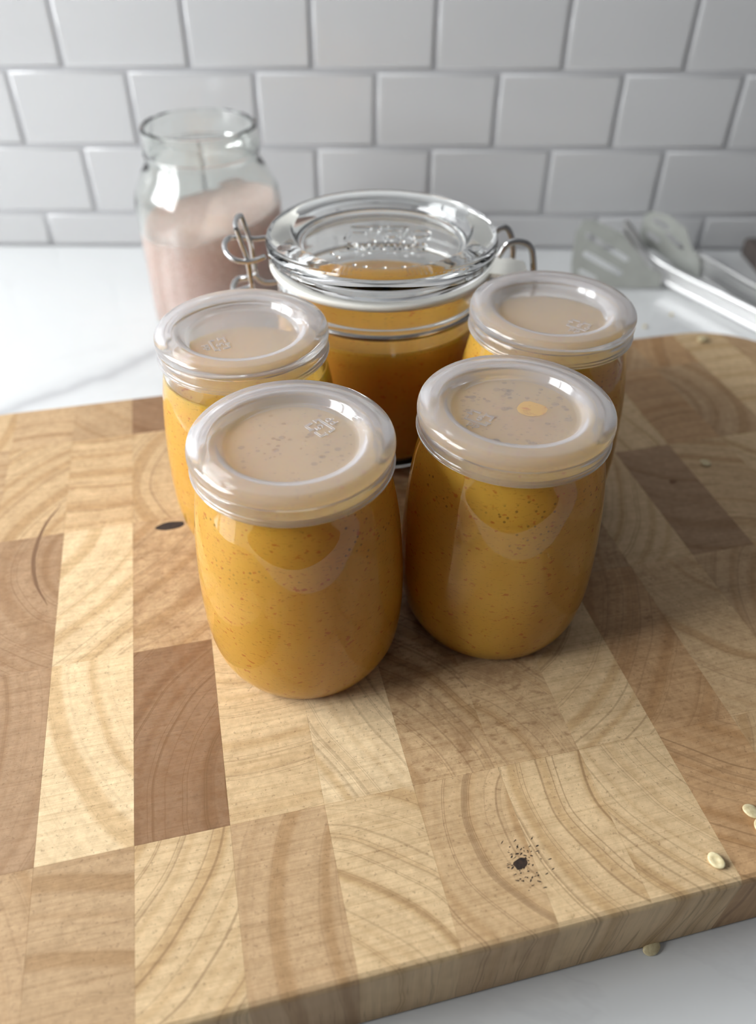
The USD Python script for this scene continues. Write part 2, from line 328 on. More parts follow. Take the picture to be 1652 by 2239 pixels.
brown_m = mat('dark_brown_wood', {'c': TC, 'mp': ('mapping', {'scale': (60, 60, 6)}), 'n': ('noise_texture', {'scale': 1.0, 'detail': 4.0}), 'r': ('rgb_ramp', {'ramp': [(.3, (.055, .045, .04)), (.7, (.10, .08, .07))]}),
               'p': ('principled_bsdf', {'roughness': .5})}, [('c.object', 'mp.vector'), ('mp.vector', 'n.vector'), ('n.fac', 'r.fac'), ('r.color', 'p.base_color')])

nylon_m = mat('grey_frosted_nylon', {'c': TC, 'n': ('noise_texture', {'scale': 80.0, 'detail': 2.0}), 'r': ('rgb_ramp', {'ramp': [(.3, (.33, .34, .315)), (.7, (.38, .39, .365))]}), 'p': ('principled_bsdf', {'roughness': .3})}, [('c.object', 'n.vector'), ('n.fac', 'r.fac'), ('r.color', 'p.base_color')])

# ------------------------------------------------------------------ the room
RX0, RX1, RY0, RY1, RZ0, RZ1 = WIN_X, 1.9, -2.9, 0.0, -0.90, 1.60
obj('floor', bx(RX0 - .12, RX1 + .12, RY0 - .12, .12, RZ0 - .05, RZ0), floor_m, kind='structure', label='grey kitchen floor below the worktop')
obj('ceiling', bx(RX0 - .12, RX1 + .12, RY0 - .12, .12, RZ1, RZ1 + .05), paint, kind='structure', label='plain painted kitchen ceiling')
obj('wall_right', bx(RX1, RX1 + .12, RY0, .0, RZ0, RZ1), paint, kind='structure', label='plain painted wall on the right of the kitchen')
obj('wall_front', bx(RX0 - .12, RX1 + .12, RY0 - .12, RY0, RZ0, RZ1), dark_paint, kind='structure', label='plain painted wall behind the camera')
obj('wall_left', cat_(bx(RX0 - .12, RX0, RY0, WIN_Y0, RZ0, RZ1), bx(RX0 - .12, RX0, WIN_Y1, 0, RZ0, RZ1), bx(RX0 - .12, RX0, WIN_Y0, WIN_Y1, RZ0, WIN_Z0), bx(RX0 - .12, RX0, WIN_Y0, WIN_Y1, WIN_Z1, RZ1)),
    paint, kind='structure', label='plain painted wall on the left with the window opening')
win = thing('window_1', 'white framed window on the left that lights the worktop', None, (RX0, (WIN_Y0 + WIN_Y1) / 2, WIN_Z0), kind='structure')
hw, hh = (WIN_Y1 - WIN_Y0) / 2, WIN_Z1 - WIN_Z0
obj('window_frame', cat_(bx(-.07, -.01, -hw, -hw + .05, 0, hh), bx(-.07, -.01, hw - .05, hw, 0, hh), bx(-.07, -.01, -hw + .05, hw - .05, 0, .05), bx(-.07, -.01, -hw + .05, hw - .05, hh - .05, hh)), frame_m, win)
obj('mullion', bx(-.065, -.015, -.03, .03, .05, hh - .05), frame_m, win)
obj('window_sill', bx(-.02, .06, -hw - .04, hw + .04, -.03, 0), frame_m, win)

# back wall: grout bed and every tile a piece of its own
wall = thing('wall_back', 'wall of white glazed rectangular tiles in running bond with grey grout', None, (0, 0, 0), kind='structure')
obj('grout_bed', bx(RX0 - .12, RX1 + .12, .0016, .12, RZ0, RZ1), grout_m, wall)


def tile_mesh(w, h):
    """Pressed tile: flat glazed face with a softly cushioned edge."""
    prof = [(0.0, .0045), (.0, .0022), (.0003, .0013), (.0009, .0006), (.0019, .00018), (.0032, .0)]
    V, F = [], []
    for ins, y in prof:
        V += [(ins, y, ins), (w - ins, y, ins), (w - ins, y, h - ins), (ins, y, h - ins)]
    for k in range(len(prof) - 1):
        a, b = 4 * k, 4 * k + 4
        for i in range(4):
            j = (i + 1) % 4
            F += [(a + i, a + j, b + j), (a + i, b + j, b + i)]
    n = 4 * (len(prof) - 1)
    F += [(n, n + 1, n + 2), (n, n + 2, n + 3)]
    V, F = np.array(V, float), np.array(F)
    return trimesh.Trimesh(V, F, process=False)


ODD = [-.2540, -.1521, -.0534, .0448, .1480, .2460]
EVEN = [-.3013, -.2045, -.1009, -.0026, .0976, .1986, .2965]


def extend(xs, lo, hi):
    xs = list(xs)
    while xs[0] > lo:
        xs.insert(0, xs[0] - .1001)
    while xs[-1] < hi:
        xs.append(xs[-1] + .1001)
    return xs


ROWS = [.0002, .0306, .0875, .1462, .2040, .2618, .3196, .3774, .4352, .4930]
G = .0016
for k in range(len(ROWS) - 1):
    xs = extend(EVEN if k % 2 == 0 else ODD, -.93, 1.25)
    for a, b in zip(xs[:-1], xs[1:]):
        m = tile_mesh(b - a - 2 * G, ROWS[k + 1] - ROWS[k] - (2 * G if k else G + .0008))
        ang = rng.normal(0, .0035, 2)
        m.apply_transform(trimesh.transformations.rotation_matrix(ang[0] * .6, [1, 0, 0], [.05, 0, .028]))
        m.apply_transform(trimesh.transformations.rotation_matrix(ang[1] * .6, [0, 0, 1], [.05, 0, .028]))
        m.apply_translation([a + G, 0, ROWS[k] + (G if k else .0008)])
        obj('tile', m, tile_m, wall, smooth=50)

# worktop
ct = m3.Manifold.batch_hull([m3.Manifold.sphere(.0012, 16).translate((x, y, z)) for x in (RX0 + .004, 1.7) for y in (-.748, -.0013) for z in (-.0288, -.0012)])
obj('worktop', ct, marble_m, label='glossy white marble-look worktop with faint grey veins under the wooden board', cat='worktop')
cab = thing('base_cabinet', 'white base cabinet carrying the worktop', 'cabinet', (0, 0, RZ0))
obj('body', bx(RX0 + .004, 1.69, -.70, -.006, .0, .8695), frame_m, cab)

# ------------------------------------------------------------------ end-grain board
BROT, BT = 0.23470655, .0398
BC = np.array([-.0700, -.4410])                                       # centre in the board's own axes
e1, e2 = np.array([math.cos(BROT), math.sin(BROT)]), np.array([-math.sin(BROT), math.cos(BROT)])
bw0 = BC[0] * e1 + BC[1] * e2
board = thing('cutting_board', 'thick end-grain wooden chopping board glued from light and brown blocks', 'cutting board', (bw0[0], bw0[1], 0), BROT)
U0, U1, V0, V1, RC = -.3435, .2030, -.6096, -.2720, .058


def board_world(u, v, z=BT):
    p = u * e1 + v * e2
    return np.array([p[0], p[1], z])


outline = sbox(U0 + RC, V0 + RC, U1 - RC, V1 - RC).buffer(RC, quad_segs=14)
layers = [(.0, .0016), (.0004, .0008), (.0012, .0002), (.0024, .0), (BT - .0030, .0), (BT - .0016, .0003), (BT - .0006, .0010), (BT, .0022)]
pts = np.vstack([np.column_stack([np.array(outline.buffer(-i).exterior.coords)[:-1] if i else np.array(outline.exterior.coords)[:-1], np.full(len(outline.buffer(-i).exterior.coords) - 1 if i else len(outline.exterior.coords) - 1, z)]) for z, i in layers])
solid = m3.Manifold.hull_points(pts)
COLS = [-.3435, -.3116, -.2793, -.2472, -.2150, -.1830, -.1502, -.1180, -.0861, -.0544, -.0222, .0091, .0412, .0734, .1056, .1378, .1700, .2030]
RWS = [-.6096, -.5521, -.4683, -.3863, -.3104, -.2720]
CREAM, LIGHT, TAN, MID, BRN, DRK, ORG = (.80, .61, .37), (.69, .50, .285), (.60, .415, .23), (.52, .35, .195), (.42, .27, .155), (.30, .175, .095), (.54, .335, .17)
TONES = [  # rows from the near edge; columns from the left end
    [MID, TAN, MID, MID, LIGHT, MID, LIGHT, TAN, LIGHT, LIGHT, ORG, TAN, TAN, LIGHT, MID, TAN, LIGHT, TAN],
    [TAN, MID, BRN, CREAM, DRK, LIGHT, CREAM, TAN, TAN, LIGHT, ORG, TAN, MID, LIGHT, TAN, LIGHT, MID],
    [MID, BRN, BRN, CREAM, MID, LIGHT, TAN, MID, TAN, LIGHT, MID, LIGHT, BRN, TAN, LIGHT, MID, TAN],
    [TAN, MID, TAN, TAN, TAN, MID, LIGHT, TAN, BRN, MID, LIGHT, MID, LIGHT, ORG, MID, LIGHT, TAN],
    [MID, TAN, MID, MID, DRK, TAN, MID, LIGHT, TAN, MID, ORG, TAN, LIGHT, MID, ORG, LIGHT, MID]]
# growth-ring centre (dx, dy from the block centre), ring strength, stain strength for blocks whose figure shows clearly: (row, col)
FIG = {(1, 4): (.060, -.030, 1.4, .45), (0, 3): (-.02, -.13, .25, 0), (0, 4): (-.075, .06, .75, 0), (0, 5): (.10, -.01, .35, .05), (0, 6): (-.055, -.07, .55, .05), (0, 7): (.040, .006, .85, .1), (0, 8): (.062, .015, .85, .1),
       (0, 9): (.09, .05, .6, .05), (0, 10): (.05, .09, .8, .2), (1, 3): (.12, .05, .15, .05), (1, 5): (.0, .06, .55, .1), (1, 6): (.10, .03, .5, .1), (1, 7): (-.07, -.05, .6, .5), (1, 8): (-.055, -.055, .5, .45), (1, 9): (-.05, .05, .6, .1),
       (1, 10): (-.09, .06, .5, .4), (1, 11): (.05, .05, .4, .2), (2, 2): (.045, .02, .8, .3), (2, 3): (-.07, .06, .5, .15), (2, 4): (-.08, .09, .5, .4), (2, 5): (.03, -.05, .5, .2), (2, 10): (.06, -.05, .5, .5), (2, 9): (.08, .02, .4, .5), (3, 3): (.0, .12, .6, .2), (3, 2): (.06, -.06, .5, .1), (3, 4): (.05, -.01, .6, .1)}


def primvar(prim, name, value):
    UsdGeom.PrimvarsAPI(prim).CreatePrimvar(name, Sdf.ValueTypeNames.Float3Array, 'constant').Set(Vt.Vec3fArray([Gf.Vec3f(*map(float, value))]))


for r in range(5):
    for c in range(len(COLS) - 1):
        x0, x1, y0, y1 = COLS[c], COLS[c + 1], RWS[r], RWS[r + 1]
        g, ch = 0.0, .00009
        x0 += 0 if c == 0 else g; x1 -= 0 if c == len(COLS) - 2 else g; y0 += 0 if r == 0 else g; y1 -= 0 if r == 4 else g
        pc = [(x, y, z) for x in (x0, x1) for y in (y0, y1) for z in (-.001, BT - ch)] + [(x, y, BT + .001) for x in (x0 + ch * .9, x1 - ch * .9) for y in (y0 + ch * .9, y1 - ch * .9)]
        pc = [(x, y, z) for x in (x0, x1) for y in (y0, y1) for z in (-.001, BT - ch)] + [(x, y, BT + .0001) for x in (x0 + ch, x1 - ch) for y in (y0 + ch, y1 - ch)]
        blk = m3.Manifold.hull_points(np.array(pc)) ^ solid
        if blk.is_empty():
            continue
        blk = blk.translate((-BC[0], -BC[1], 0))
        p = obj('wood_block', blk, wood_m, board, smooth=25)
        cx, cy = (x0 + x1) / 2 - BC[0], (y0 + y1) / 2 - BC[1]
        if (r, c) in FIG:
            fx, fy, ls, ks = FIG[(r, c)]
        else:
            a_, d_ = rng.uniform(0, 2 * np.pi), rng.uniform(.04, .11)
            fx, fy, ls, ks = d_ * math.cos(a_), d_ * math.sin(a_), rng.uniform(.3, .7), rng.uniform(0, .25)
        t = np.array(TONES[r][c]) * rng.uniform(.95, 1.05)
        primvar(p, 'tone', t); primvar(p, 'ring', (cx + fx, cy + fy, rng.uniform(0, 50))); primvar(p, 'par', (ls, ks, 0))


def flat_patch(poly, z0, th):
    m = trimesh.creation.extrude_polygon(poly, th, engine='earcut')
    m.apply_translation([0, 0, z0])
    return m


def blob(cx, cy, rx, ry, rot, seed, n=28, rough=.25):
    g = np.random.default_rng(seed)
    a = np.linspace(0, 2 * np.pi, n, endpoint=False)
    rr = 1 + rough * sum(g.normal(0, .5) * np.cos(k * a + g.uniform(0, 6)) / k for k in range(2, 6))
    x, y = rx * rr * np.cos(a), ry * rr * np.sin(a)
    return Polygon(np.column_stack([cx + x * math.cos(rot) - y * math.sin(rot), cy + x * math.sin(rot) + y * math.cos(rot)])).buffer(0)


def on_board(u, v):
    return u - BC[0], v - BC[1]


KT = BT + .00003
x, y = on_board(-.0908, -.5872)
obj('knot', flat_patch(blob(x, y, .0024, .0018, .2, 1, rough=.55), BT - .0004, .00045), dark_wood_m, board, smooth=False, label='small dark brown knot near the front edge')
g_ = np.random.default_rng(5)
fl = [flat_patch(blob(x + g_.normal(0, .0032) + .0012, y + g_.normal(0, .0042), g_.uniform(.00015, .0008), g_.uniform(.0001, .00025), g_.uniform(-.6, .9), 50 + i, 10, .7), BT - .0003, .00034) for i in range(80)]
obj('knot_fleck', cat_(*fl), dark_wood_m, board, smooth=False, label='dark flecks scattered around the front knot', kind='stuff')
x, y = on_board(-.1980, -.3925)
obj('knot', flat_patch(blob(x + .0008, y, .0068, .0029, .10, 3, rough=.16), BT - .0004, .00046), dark_wood_m, board, smooth=False, label='long black knot beside the left rear jar')
x, y = on_board(.1145 - .005, -.4222)
obj('knot', flat_patch(blob(.0570 - BC[0] + .0025, -.4165 - BC[1], .0024, .0018, .3, 9), BT - .0004, .00046), crack_m, board, smooth=False, label='small brown knot right of the jars')
crk = spline([on_board(-.2500, -.3640), on_board(-.2570, -.3800), on_board(-.2600, -.4000), on_board(-.2575, -.4180), on_board(-.2515, -.4330)], 8)
w_ = np.sin(np.linspace(0, np.pi, len(crk))) * .0008 + .00008
nrm = np.gradient(crk, axis=0); nrm = np.column_stack([-nrm[:, 1], nrm[:, 0]]) / np.linalg.norm(nrm, axis=1)[:, None]
obj('crack', flat_patch(Polygon(np.vstack([crk + nrm * w_[:, None], (crk - nrm * w_[:, None])[::-1]])).buffer(0), BT - .0004, .00045), crack_m, board, smooth=False, label='curved dark crack at the left of the board')

# ------------------------------------------------------------------ small jars
ZB = BT
OUT = fillet([(0, .0008), (.026, .0008), (.0295, .0004), (.0335, .0016), (.0374, .0095), (.0391, .0220), (.0393, .0340), (.0389, .0480), (.0376, .0660), (.0356, .0800), (.0336, .0890), (.0329, .0930), (.0329, .0946), (.0336, .0958), (.0338, .0978), (.0332, .0994)],
             [0, .002, .002, .005, .007, .01, .01, .01, .01, .01, .006, .0015, .0006, .0008, .0008, 0], 6)
INN = fillet([(.0320, .0998), (.0309, .0990), (.0306, .0950), (.0312, .0900), (.0334, .0790), (.0356, .0650), (.0369, .0480), (.0373, .0340), (.0370, .0220), (.0345, .0110), (.0300, .0050), (0, .0045)],
             [0, .001, .002, .004, .01, .01, .01, .01, .01, .008, .006, 0], 6)
JAR_GLASS = lathe(OUT + INN, 144)


def interp_profile(prof, z):
    P = np.array([p for p in prof if p[0] > 1e-6])
    o = np.argsort(P[:, 1])
    return np.interp(z, P[o, 1], P[o, 0])


def puree_mesh(fill, meniscus=.0012):
    zs = np.concatenate([np.linspace(.0024, .012, 9), np.linspace(.016, fill, 26)])
    side = []
    for z in zs:
        ro = interp_profile(OUT, z)
        side.append((ro - .00055, z))
    prof = [(0, .0024), (.022, .0024)] + [s for s in side if s[0] > .024]
    rt = side[-1][0]
    prof += [(rt - .0008, fill + .0002), (rt - .0022, fill - meniscus * .6), (rt - .006, fill - meniscus), (.012, fill - meniscus), (0, fill - meniscus)]
    m = lathe(prof, 144)
    return m


# lid: raised ring, sunken disc, skirt with a double bead
LID_OUT = fillet([(0, .1008), (.0218, .1008), (.0231, .1012), (.0250, .1042), (.0266, .1051), (.0300, .1053), (.0332, .1050), (.0349, .1038), (.0354, .1018), (.0350, .0975), (.0347, .0962), (.0352, .0957), (.0350, .0951), (.0354, .0946), (.0352, .0939)],
                 [0, .001, .0012, .0012, .0012, .002, .0016, .0016, .001, .001, .0003, .0003, .0003, .0004, 0], 6)
LID_IN = fillet([(.0343, .0938), (.0341, .0955), (.0342, .0990), (.0336, .1008), (.0314, .1026), (.0276, .1040), (.0260, .1034), (.0241, .1003), (.0230, .0999), (0, .0999)], [0, .0005, .0012, .001, .002, .0015, .001, .001, .0008, 0], 6)
LID = lathe(LID_OUT + LID_IN, 144)


def recycling_mark():
    """Raised square of three arrows with a letter pair beside it."""
    sq = [(-.0030, -.0022), (.0030, -.0022), (.0030, .0022), (-.0030, .0022), (-.0030, -.0022)]
    ring = LineString(sq).buffer(.00028, join_style=1)
    cuts = shapely.union_all([sbox(-.0006, .0016, .0006, .0028), sbox(.0024, -.0009, .0036, .0002), sbox(-.0036, -.0006, -.0024, .0004)])
    ring = ring.difference(cuts)
    arrows = shapely.union_all([Polygon([(.0006, .0014), (.0016, .0022), (.0006, .0030)]), Polygon([(.0022, -.0008), (.0030, -.0018), (.0038, -.0008)]), Polygon([(-.0022, .0004), (-.0030, .0014), (-.0038, .0004)])])
    shp = shapely.union_all([ring, arrows])
    parts = [trimesh.creation.extrude_polygon(gm, .00045, engine='earcut') for gm in getattr(shp, 'geoms', [shp])]
    five = meshkit.text_mesh('5', .0022, .00045); five.apply_translation([-.0007, -.0011, 0])
    pp = meshkit.text_mesh('PP', .0020, .00045); pp.apply_translation([-.0015, -.0052, 0])
    return cat_(*parts, five, pp)


MARK = recycling_mark()


def lens(x, y, rx, ry, z, h, seed):
    """A flat drop hanging under z."""
    P = np.array(blob(x, y, rx, ry, 0, seed, 16, .18).exterior.coords)[:-1]
    c = P.mean(0)
    V = np.vstack([np.column_stack([P, np.full(len(P), z)]), np.column_stack([c + (P - c) * .75, np.full(len(P), z - h * .7)]), [[c[0], c[1], z - h]], [[c[0], c[1], z]]])
    n = len(P); k = np.arange(n); k2 = np.roll(k, -1)
    F = np.vstack([np.stack([k, k2, n + k2], 1), np.stack([k, n + k2, n + k], 1), np.stack([n + k, n + k2, np.full(n, 2 * n)], 1), np.stack([k2, k, np.full(n, 2 * n + 1)], 1)])
    m = trimesh.Trimesh(V, F, process=False); m.fix_normals()
    return m


drop_m = mat('grey_condensation', {'t': ('transparent_bsdf', {'color': (.80, .76, .73)}), 's': ('glossy_bsdf', {'roughness': .05}), 'x': ('mix_closure', {'fac': .06})}, [('t.BSDF', 'x.closure1'), ('s.BSDF', 'x.closure2')], 'x.closure')

JARS = [  # x, y, fill height, mark (dx, dy, turn), drops, lid tilt
    ('front left', -.0288, -.4958, .0945, (.0090, .0085, 2.35), 100, (0.0, 0.0)),
    ('front right', .0494, -.4762, .0945, (-.0135, -.0048, -.55), 120, (-.012, .016)),
    ('rear left', -.0553, -.4215, .0862, (-.0080, -.0085, -1.1), 0, (0, 0)),
    ('rear right', .0746, -.4012, .0925, (.0095, -.0110, -.6), 0, (0, 0))]
WORDS = {'front left': 'round glass jar of orange puree with frosted lid, nearest jar at the front left', 'front right': 'round glass jar with an orange smear under its frosted lid, front right',
         'rear left': 'round glass jar filled lowest of the four, frosted lid, behind the front left jar', 'rear right': 'round glass jar with frosted lid at the right rear, behind the smeared-lid jar'}
PWORDS = {'front left': 'speckled orange puree filling the nearest jar at the front left', 'front right': 'speckled orange puree filling the front right jar with the smeared lid',
          'rear left': 'orange puree with a gap above it in the rear left jar', 'rear right': 'orange puree in the rear right jar behind the smeared-lid jar'}
for i, (nm, jx, jy, fill, mk, nd, tilt) in enumerate(JARS):
    jar = thing('puree_jar', WORDS[nm], 'jar', (jx, jy, ZB), rz=.4 * i, group='small lidded puree jars')
    obj('glass_body', JAR_GLASS, glass_m, jar, smooth=50)
    T = trimesh.transformations
    R = T.rotation_matrix(-.4 * i, [0, 0, 1]) @ T.rotation_matrix(tilt[0], [1, 0, 0], [0, 0, .1]) @ T.rotation_matrix(tilt[1], [0, 1, 0], [0, 0, .1])
    lid = LID.copy(); lid.apply_transform(R)
    lp = obj('lid', lid, lid_m, jar, smooth=50, label='frosted plastic snap-on lid')
    m = MARK.copy(); m.apply_scale([1.35, 1.35, 1.0]); m.apply_transform(T.rotation_matrix(mk[2], [0, 0, 1])); m.apply_translation([mk[0], mk[1], .1007]); m.apply_transform(R)
    obj('recycling_mark', m, lid_m, lp, smooth=False, label='raised recycling mark moulded in the lid')
    if nd:
        g_ = np.random.default_rng(30 + i)
        ds = []
        for k in range(nd):
            a_, d_ = g_.uniform(0, 2 * np.pi), .0205 * math.sqrt(g_.uniform(0, 1))
            s_ = g_.choice([.0003, .0005, .0008, .0012], p=[.45, .3, .17, .08]) * (1.0 if i else .8)
            if i == 1 and math.hypot(d_ * math.cos(a_) - .0060, d_ * math.sin(a_) - .002) < .0068:
                continue
            ds.append(lens(d_ * math.cos(a_), d_ * math.sin(a_), s_ * 1.25, s_, .0999, s_ * .4, 900 + 100 * i + k))
        dm = cat_(*ds); dm.apply_transform(R)
        obj('condensation', dm, drop_m, lp, smooth=50, label='small grey drops under the lid', kind='stuff')
    if i == 1:
        m = cat_(lens(.0060, .0018, .0053, .0049, .10070, .0024, 4), lens(.0098, .0012, .0016, .0013, .1006, .0014, 6)); m.apply_transform(R)
        obj('puree_smear', m, PUREE[1], lp, smooth=50, label='orange puree smear under the lid')
    pu = puree_mesh(fill, .0045 if i == 2 else .0016)
    pm = thing('orange_puree', PWORDS[nm], 'puree', (jx, jy, ZB), group='orange puree in the small jars')
    obj('puree_mass', pu, PUREE[i], pm, smooth=50)

# ------------------------------------------------------------------ clip-top jar
KX, KY = .0018, -.3344
clip = thing('clip_top_jar', 'large clip-top glass preserving jar with wire bail standing behind the small jars', 'jar', (KX, KY, ZB))
K_OUT = fillet([(0, .0015), (.043, .0015), (.0475, .0003), (.0515, .0035), (.0528, .0100), (.0528, .0640), (.0524, .0690), (.0500, .0745), (.0497, .0800), (.0508, .0825), (.0525, .0850), (.0530, .0905), (.0526, .0940)],
               [0, .002, .003, .003, .006, .004, .004, .003, .002, .002, .002, .002, 0], 6)
K_IN = fillet([(.0490, .0944), (.0470, .0935), (.0462, .0800), (.0468, .0745), (.0488, .0690), (.0494, .0630), (.0494, .0120), (.0475, .0070), (.0430, .0055), (0, .0060)], [0, .001, .004, .004, .004, .006, .004, .004, .003, 0], 6)
obj('glass_body', lathe(K_OUT + K_IN, 160), glass_m, clip, smooth=50)
gz = .0945
gas = lathe(fillet([(.0475, gz), (.0548, gz - .0004), (.0556, gz + .0012), (.0550, gz + .0028), (.0475, gz + .0028)], [0, .0006, .0012, .0008, 0], 5), 160)
tab = trimesh.creation.extrude_polygon(Polygon([(.050, -.0075), (.060, -.0085), (.0655, -.0065), (.0672, 0), (.0655, .0065), (.060, .0085), (.050, .0075)]).buffer(-.001).buffer(.001), .0024, engine='earcut')
tab.apply_scale([1.06, 1.15, 1]); tab.apply_transform(trimesh.transformations.rotation_matrix(-.20, [0, 0, 1])); tab.apply_translation([0, 0, gz + .0003])
obj('rubber_gasket', cat_(gas, tab), rubber_m, clip, smooth=40, label='white rubber sealing ring with a pull tab')
lz = gz + .0030
L_OUT = fillet([(.0, lz + .0075), (.0385, lz + .0075), (.0405, lz + .0080), (.0420, lz + .0108), (.0438, lz + .0126), (.0470, lz + .0136), (.0510, lz + .0138), (.0552, lz + .0125), (.0566, lz + .0095), (.0562, lz + .0045), (.0540, lz + .0012), (.0515, lz + .0002)],
               [0, .0012, .0015, .0015, .0015, .002, .003, .003, .003, .003, .002, 0], 6)
L_IN = fillet([(.0460, lz + .0002), (.0448, lz - .0030), (.0425, lz - .0035), (.0415, lz + .0005), (.0395, lz + .0030), (0, lz + .0033)], [0, .001, .001, .002, .002, 0], 6)
lidm = lathe(L_OUT + L_IN, 160)
letters = []
for txt, h, dy, sh in (('Fido', .0125, -.0005, .25), ('Bormioli', .0058, -.0125, 0)):
    tm = meshkit.text_mesh(txt, h, .0016, bold=False)
    tm.apply_translation([-tm.bounds[:, 0].mean(), dy, 0])
    tm.vertices[:, 0] += sh * (tm.vertices[:, 1] - dy)
    tm.apply_scale([1.25, 1, 1])
    tm.apply_translation([.002, 0, lz + .0071])
    letters.append(tm)
bar = trimesh.creation.box([.030, .0009, .0016]); bar.apply_translation([-.001, .0135, lz + .0079]); letters.append(bar)
bar = trimesh.creation.box([.042, .0006, .0008]); bar.apply_translation([.001, -.0148, lz + .0075]); letters.append(bar)


def to_man(tm):
    tm = trimesh.Trimesh(tm.vertices, tm.faces, process=True)
    return m3.Manifold(m3.Mesh(vert_properties=np.asarray(tm.vertices, np.float32), tri_verts=np.asarray(tm.faces, np.uint32)))


try:
    whole = to_man(lidm)
    for tm in letters:
        for piece in tm.split(only_watertight=True):
            whole = whole + to_man(piece)
    lidm = whole if whole.num_tri() > 100 else lidm
except Exception as e_:
    print('lettering union failed', e_)
lp = obj('lid', lidm, glass_m, clip, smooth=40, label='thick clear glass lid with raised lettering')
g_ = np.random.default_rng(12)
ds = []
for k in range(44):                                                   # a beaded ring of condensation under the edge of the well
    a_ = -np.pi / 2 + np.linspace(-1.15, 1.15, 44)[k]
    s_ = trimesh.creation.icosphere(1, g_.uniform(.0005, .0008)); s_.apply_translation([.0405 * math.cos(a_), .0405 * math.sin(a_), lz + .0001]); ds.append(s_)
for (x, y) in [(-.024, -.012), (-.021, -.016), (-.013, -.024), (-.008, -.026), (.001, -.027), (.010, -.026), (.015, -.0255), (.019, -.024), (.023, -.022), (.004, .004), (.010, .003), (.016, .003), (-.004, .0035), (.021, -.001), (.0, -.006)]:
    s_ = trimesh.creation.icosphere(2, g_.uniform(.0007, .0011)); s_.apply_scale([1, 1, .6]); s_.apply_translation([x, y, lz + .0024]); ds.append(s_)
obj('condensation', cat_(*ds), water_m, lp, smooth=60, label='clear drops under the glass lid', kind='stuff')

# wires
obj('neck_band', tube([(.0512 * math.cos(a), .0512 * math.sin(a), .0792) for a in np.linspace(0, 2 * np.pi, 120, endpoint=False)], .0014, 12, close=True), wire_m, clip, smooth=60, label='steel wire band round the neck')
# left: bail loop, lever uprights and the bottom end of the lever
def xz(*p):
    return spline(p, 8)


obj('bail_loop', tube(xz((-.0562, .0105, lz + .004), (-.064, .0105, lz + .0032), (-.072, .0098, lz + .0042), (-.0762, .0065, lz + .0050), (-.0772, .0, lz + .0048), (-.0755, -.0062, lz + .0030), (-.071, -.0098, lz + .0010), (-.064, -.0105, lz + .0004), (-.0562, -.0105, lz + .003)), .00125, 12), wire_m, clip, smooth=60, label='bent steel wire loop of the clip on the left')
for yy in (-.0085, .0085):
    obj('lever_wire', tube(xz((-.0690, yy * 1.0, lz + .0155), (-.0672, yy, lz + .0085), (-.0655, yy * .95, lz + .0010), (-.0648, yy * .9, lz - .010), (-.0640, yy * .9, .0815), (-.0600, yy * .9, .0788), (-.0530, yy * .9, .0792)), .00125, 12), wire_m, clip, smooth=60)
obj('lever_bridge', tube(xz((-.0690, -.0085, lz + .0155), (-.0700, -.004, lz + .0166), (-.0700, .004, lz + .0166), (-.0690, .0085, lz + .0155)), .00125, 12), wire_m, clip, smooth=60)
obj('lever_end', tube(xz((-.0640, -.0065, .0835), (-.069, -.0068, .0818), (-.0738, -.0070, .0808), (-.0752, 0, .0806), (-.0738, .0070, .0808), (-.069, .0068, .0818), (-.0640, .0065, .0835)), .0015, 12), wire_m, clip, smooth=60)
# right: hinge of two square wire loops
obj('hinge_wire', tube(xz((.0540, .0125, lz + .0035), (.0590, .0127, lz + .0085), (.0630, .0128, lz + .0080), (.0660, .0129, lz + .0020), (.0672, .0130, lz - .006), (.0660, .0120, .0800), (.0520, .0110, .0795)), .0016, 12), wire_m, clip, smooth=60)
obj('hinge_wire', tube(xz((.0560, -.0110, lz + .004), (.0600, -.0112, lz + .0105), (.0660, -.0112, lz + .0115), (.0710, -.0114, lz + .0085), (.0735, -.0115, lz - .0005), (.0745, -.0115, lz - .0120), (.0700, -.0110, .0790), (.0520, -.0105, .0790)), .0016, 12), wire_m, clip, smooth=60)
obj('hinge_bracket', tube(xz((.0530, -.0200, lz - .0062), (.0630, -.0200, lz - .0072), (.0690, -.0125, lz - .0072), (.0670, -.0020, lz - .0072), (.0570, .0020, lz - .0062)), .0016, 12), wire_m, clip, smooth=60)

kfill = .0690
ks = [(0, .0070), (.0420, .0066)] + [(interp_profile(K_IN, z) + .0012, z) for z in np.linspace(.0090, kfill, 26)]
rt = ks[-1][0]
kp = lathe(ks + [(rt - .0014, kfill + .0007), (rt - .004, kfill - .0008), (.02, kfill - .0012), (0, kfill - .0012)], 160)
pm = thing('orange_puree', 'deep orange puree inside the large clip-top jar', 'puree', (KX, KY, ZB))
obj('puree_mass', kp, PUREE_BIG, pm, smooth=50)

# ------------------------------------------------------------------ salt jar
SX, SY = -.1218, -.1400
sj = thing('salt_jar', 'open pale green glass jar half filled with pink salt by the tiled wall', 'jar', (SX, SY, 0))
SR = .0515
S_OUT = fillet([(0, .0015), (.042, .0015), (.046, .0003), (.0500, .0035), (SR, .0110), (SR - .0002, .0800), (SR + .0002, .0930), (.0500, .1030), (.0455, .1120), (.0405, .1195), (.0385, .1235), (.0384, .1255), (.0396, .1262), (.0397, .1275), (.0390, .1282), (.0390, .1380), (.0394, .1405), (.0388, .1440)],
               [0, .002, .003, .003, .006, .01, .008, .008, .008, .006, .002, .0008, .0005, .0005, .0005, .001, .001, 0], 6)
S_IN = fillet([(.0372, .1446), (.0360, .1435), (.0358, .1260), (.0380, .1185), (.0432, .1105), (.0475, .1025), (.0488, .0930), (.0486, .0800), (.0486, .0120), (.0465, .0065), (.0420, .0050), (0, .0055)], [0, .0008, .003, .006, .008, .008, .006, .01, .004, .004, .003, 0], 6)
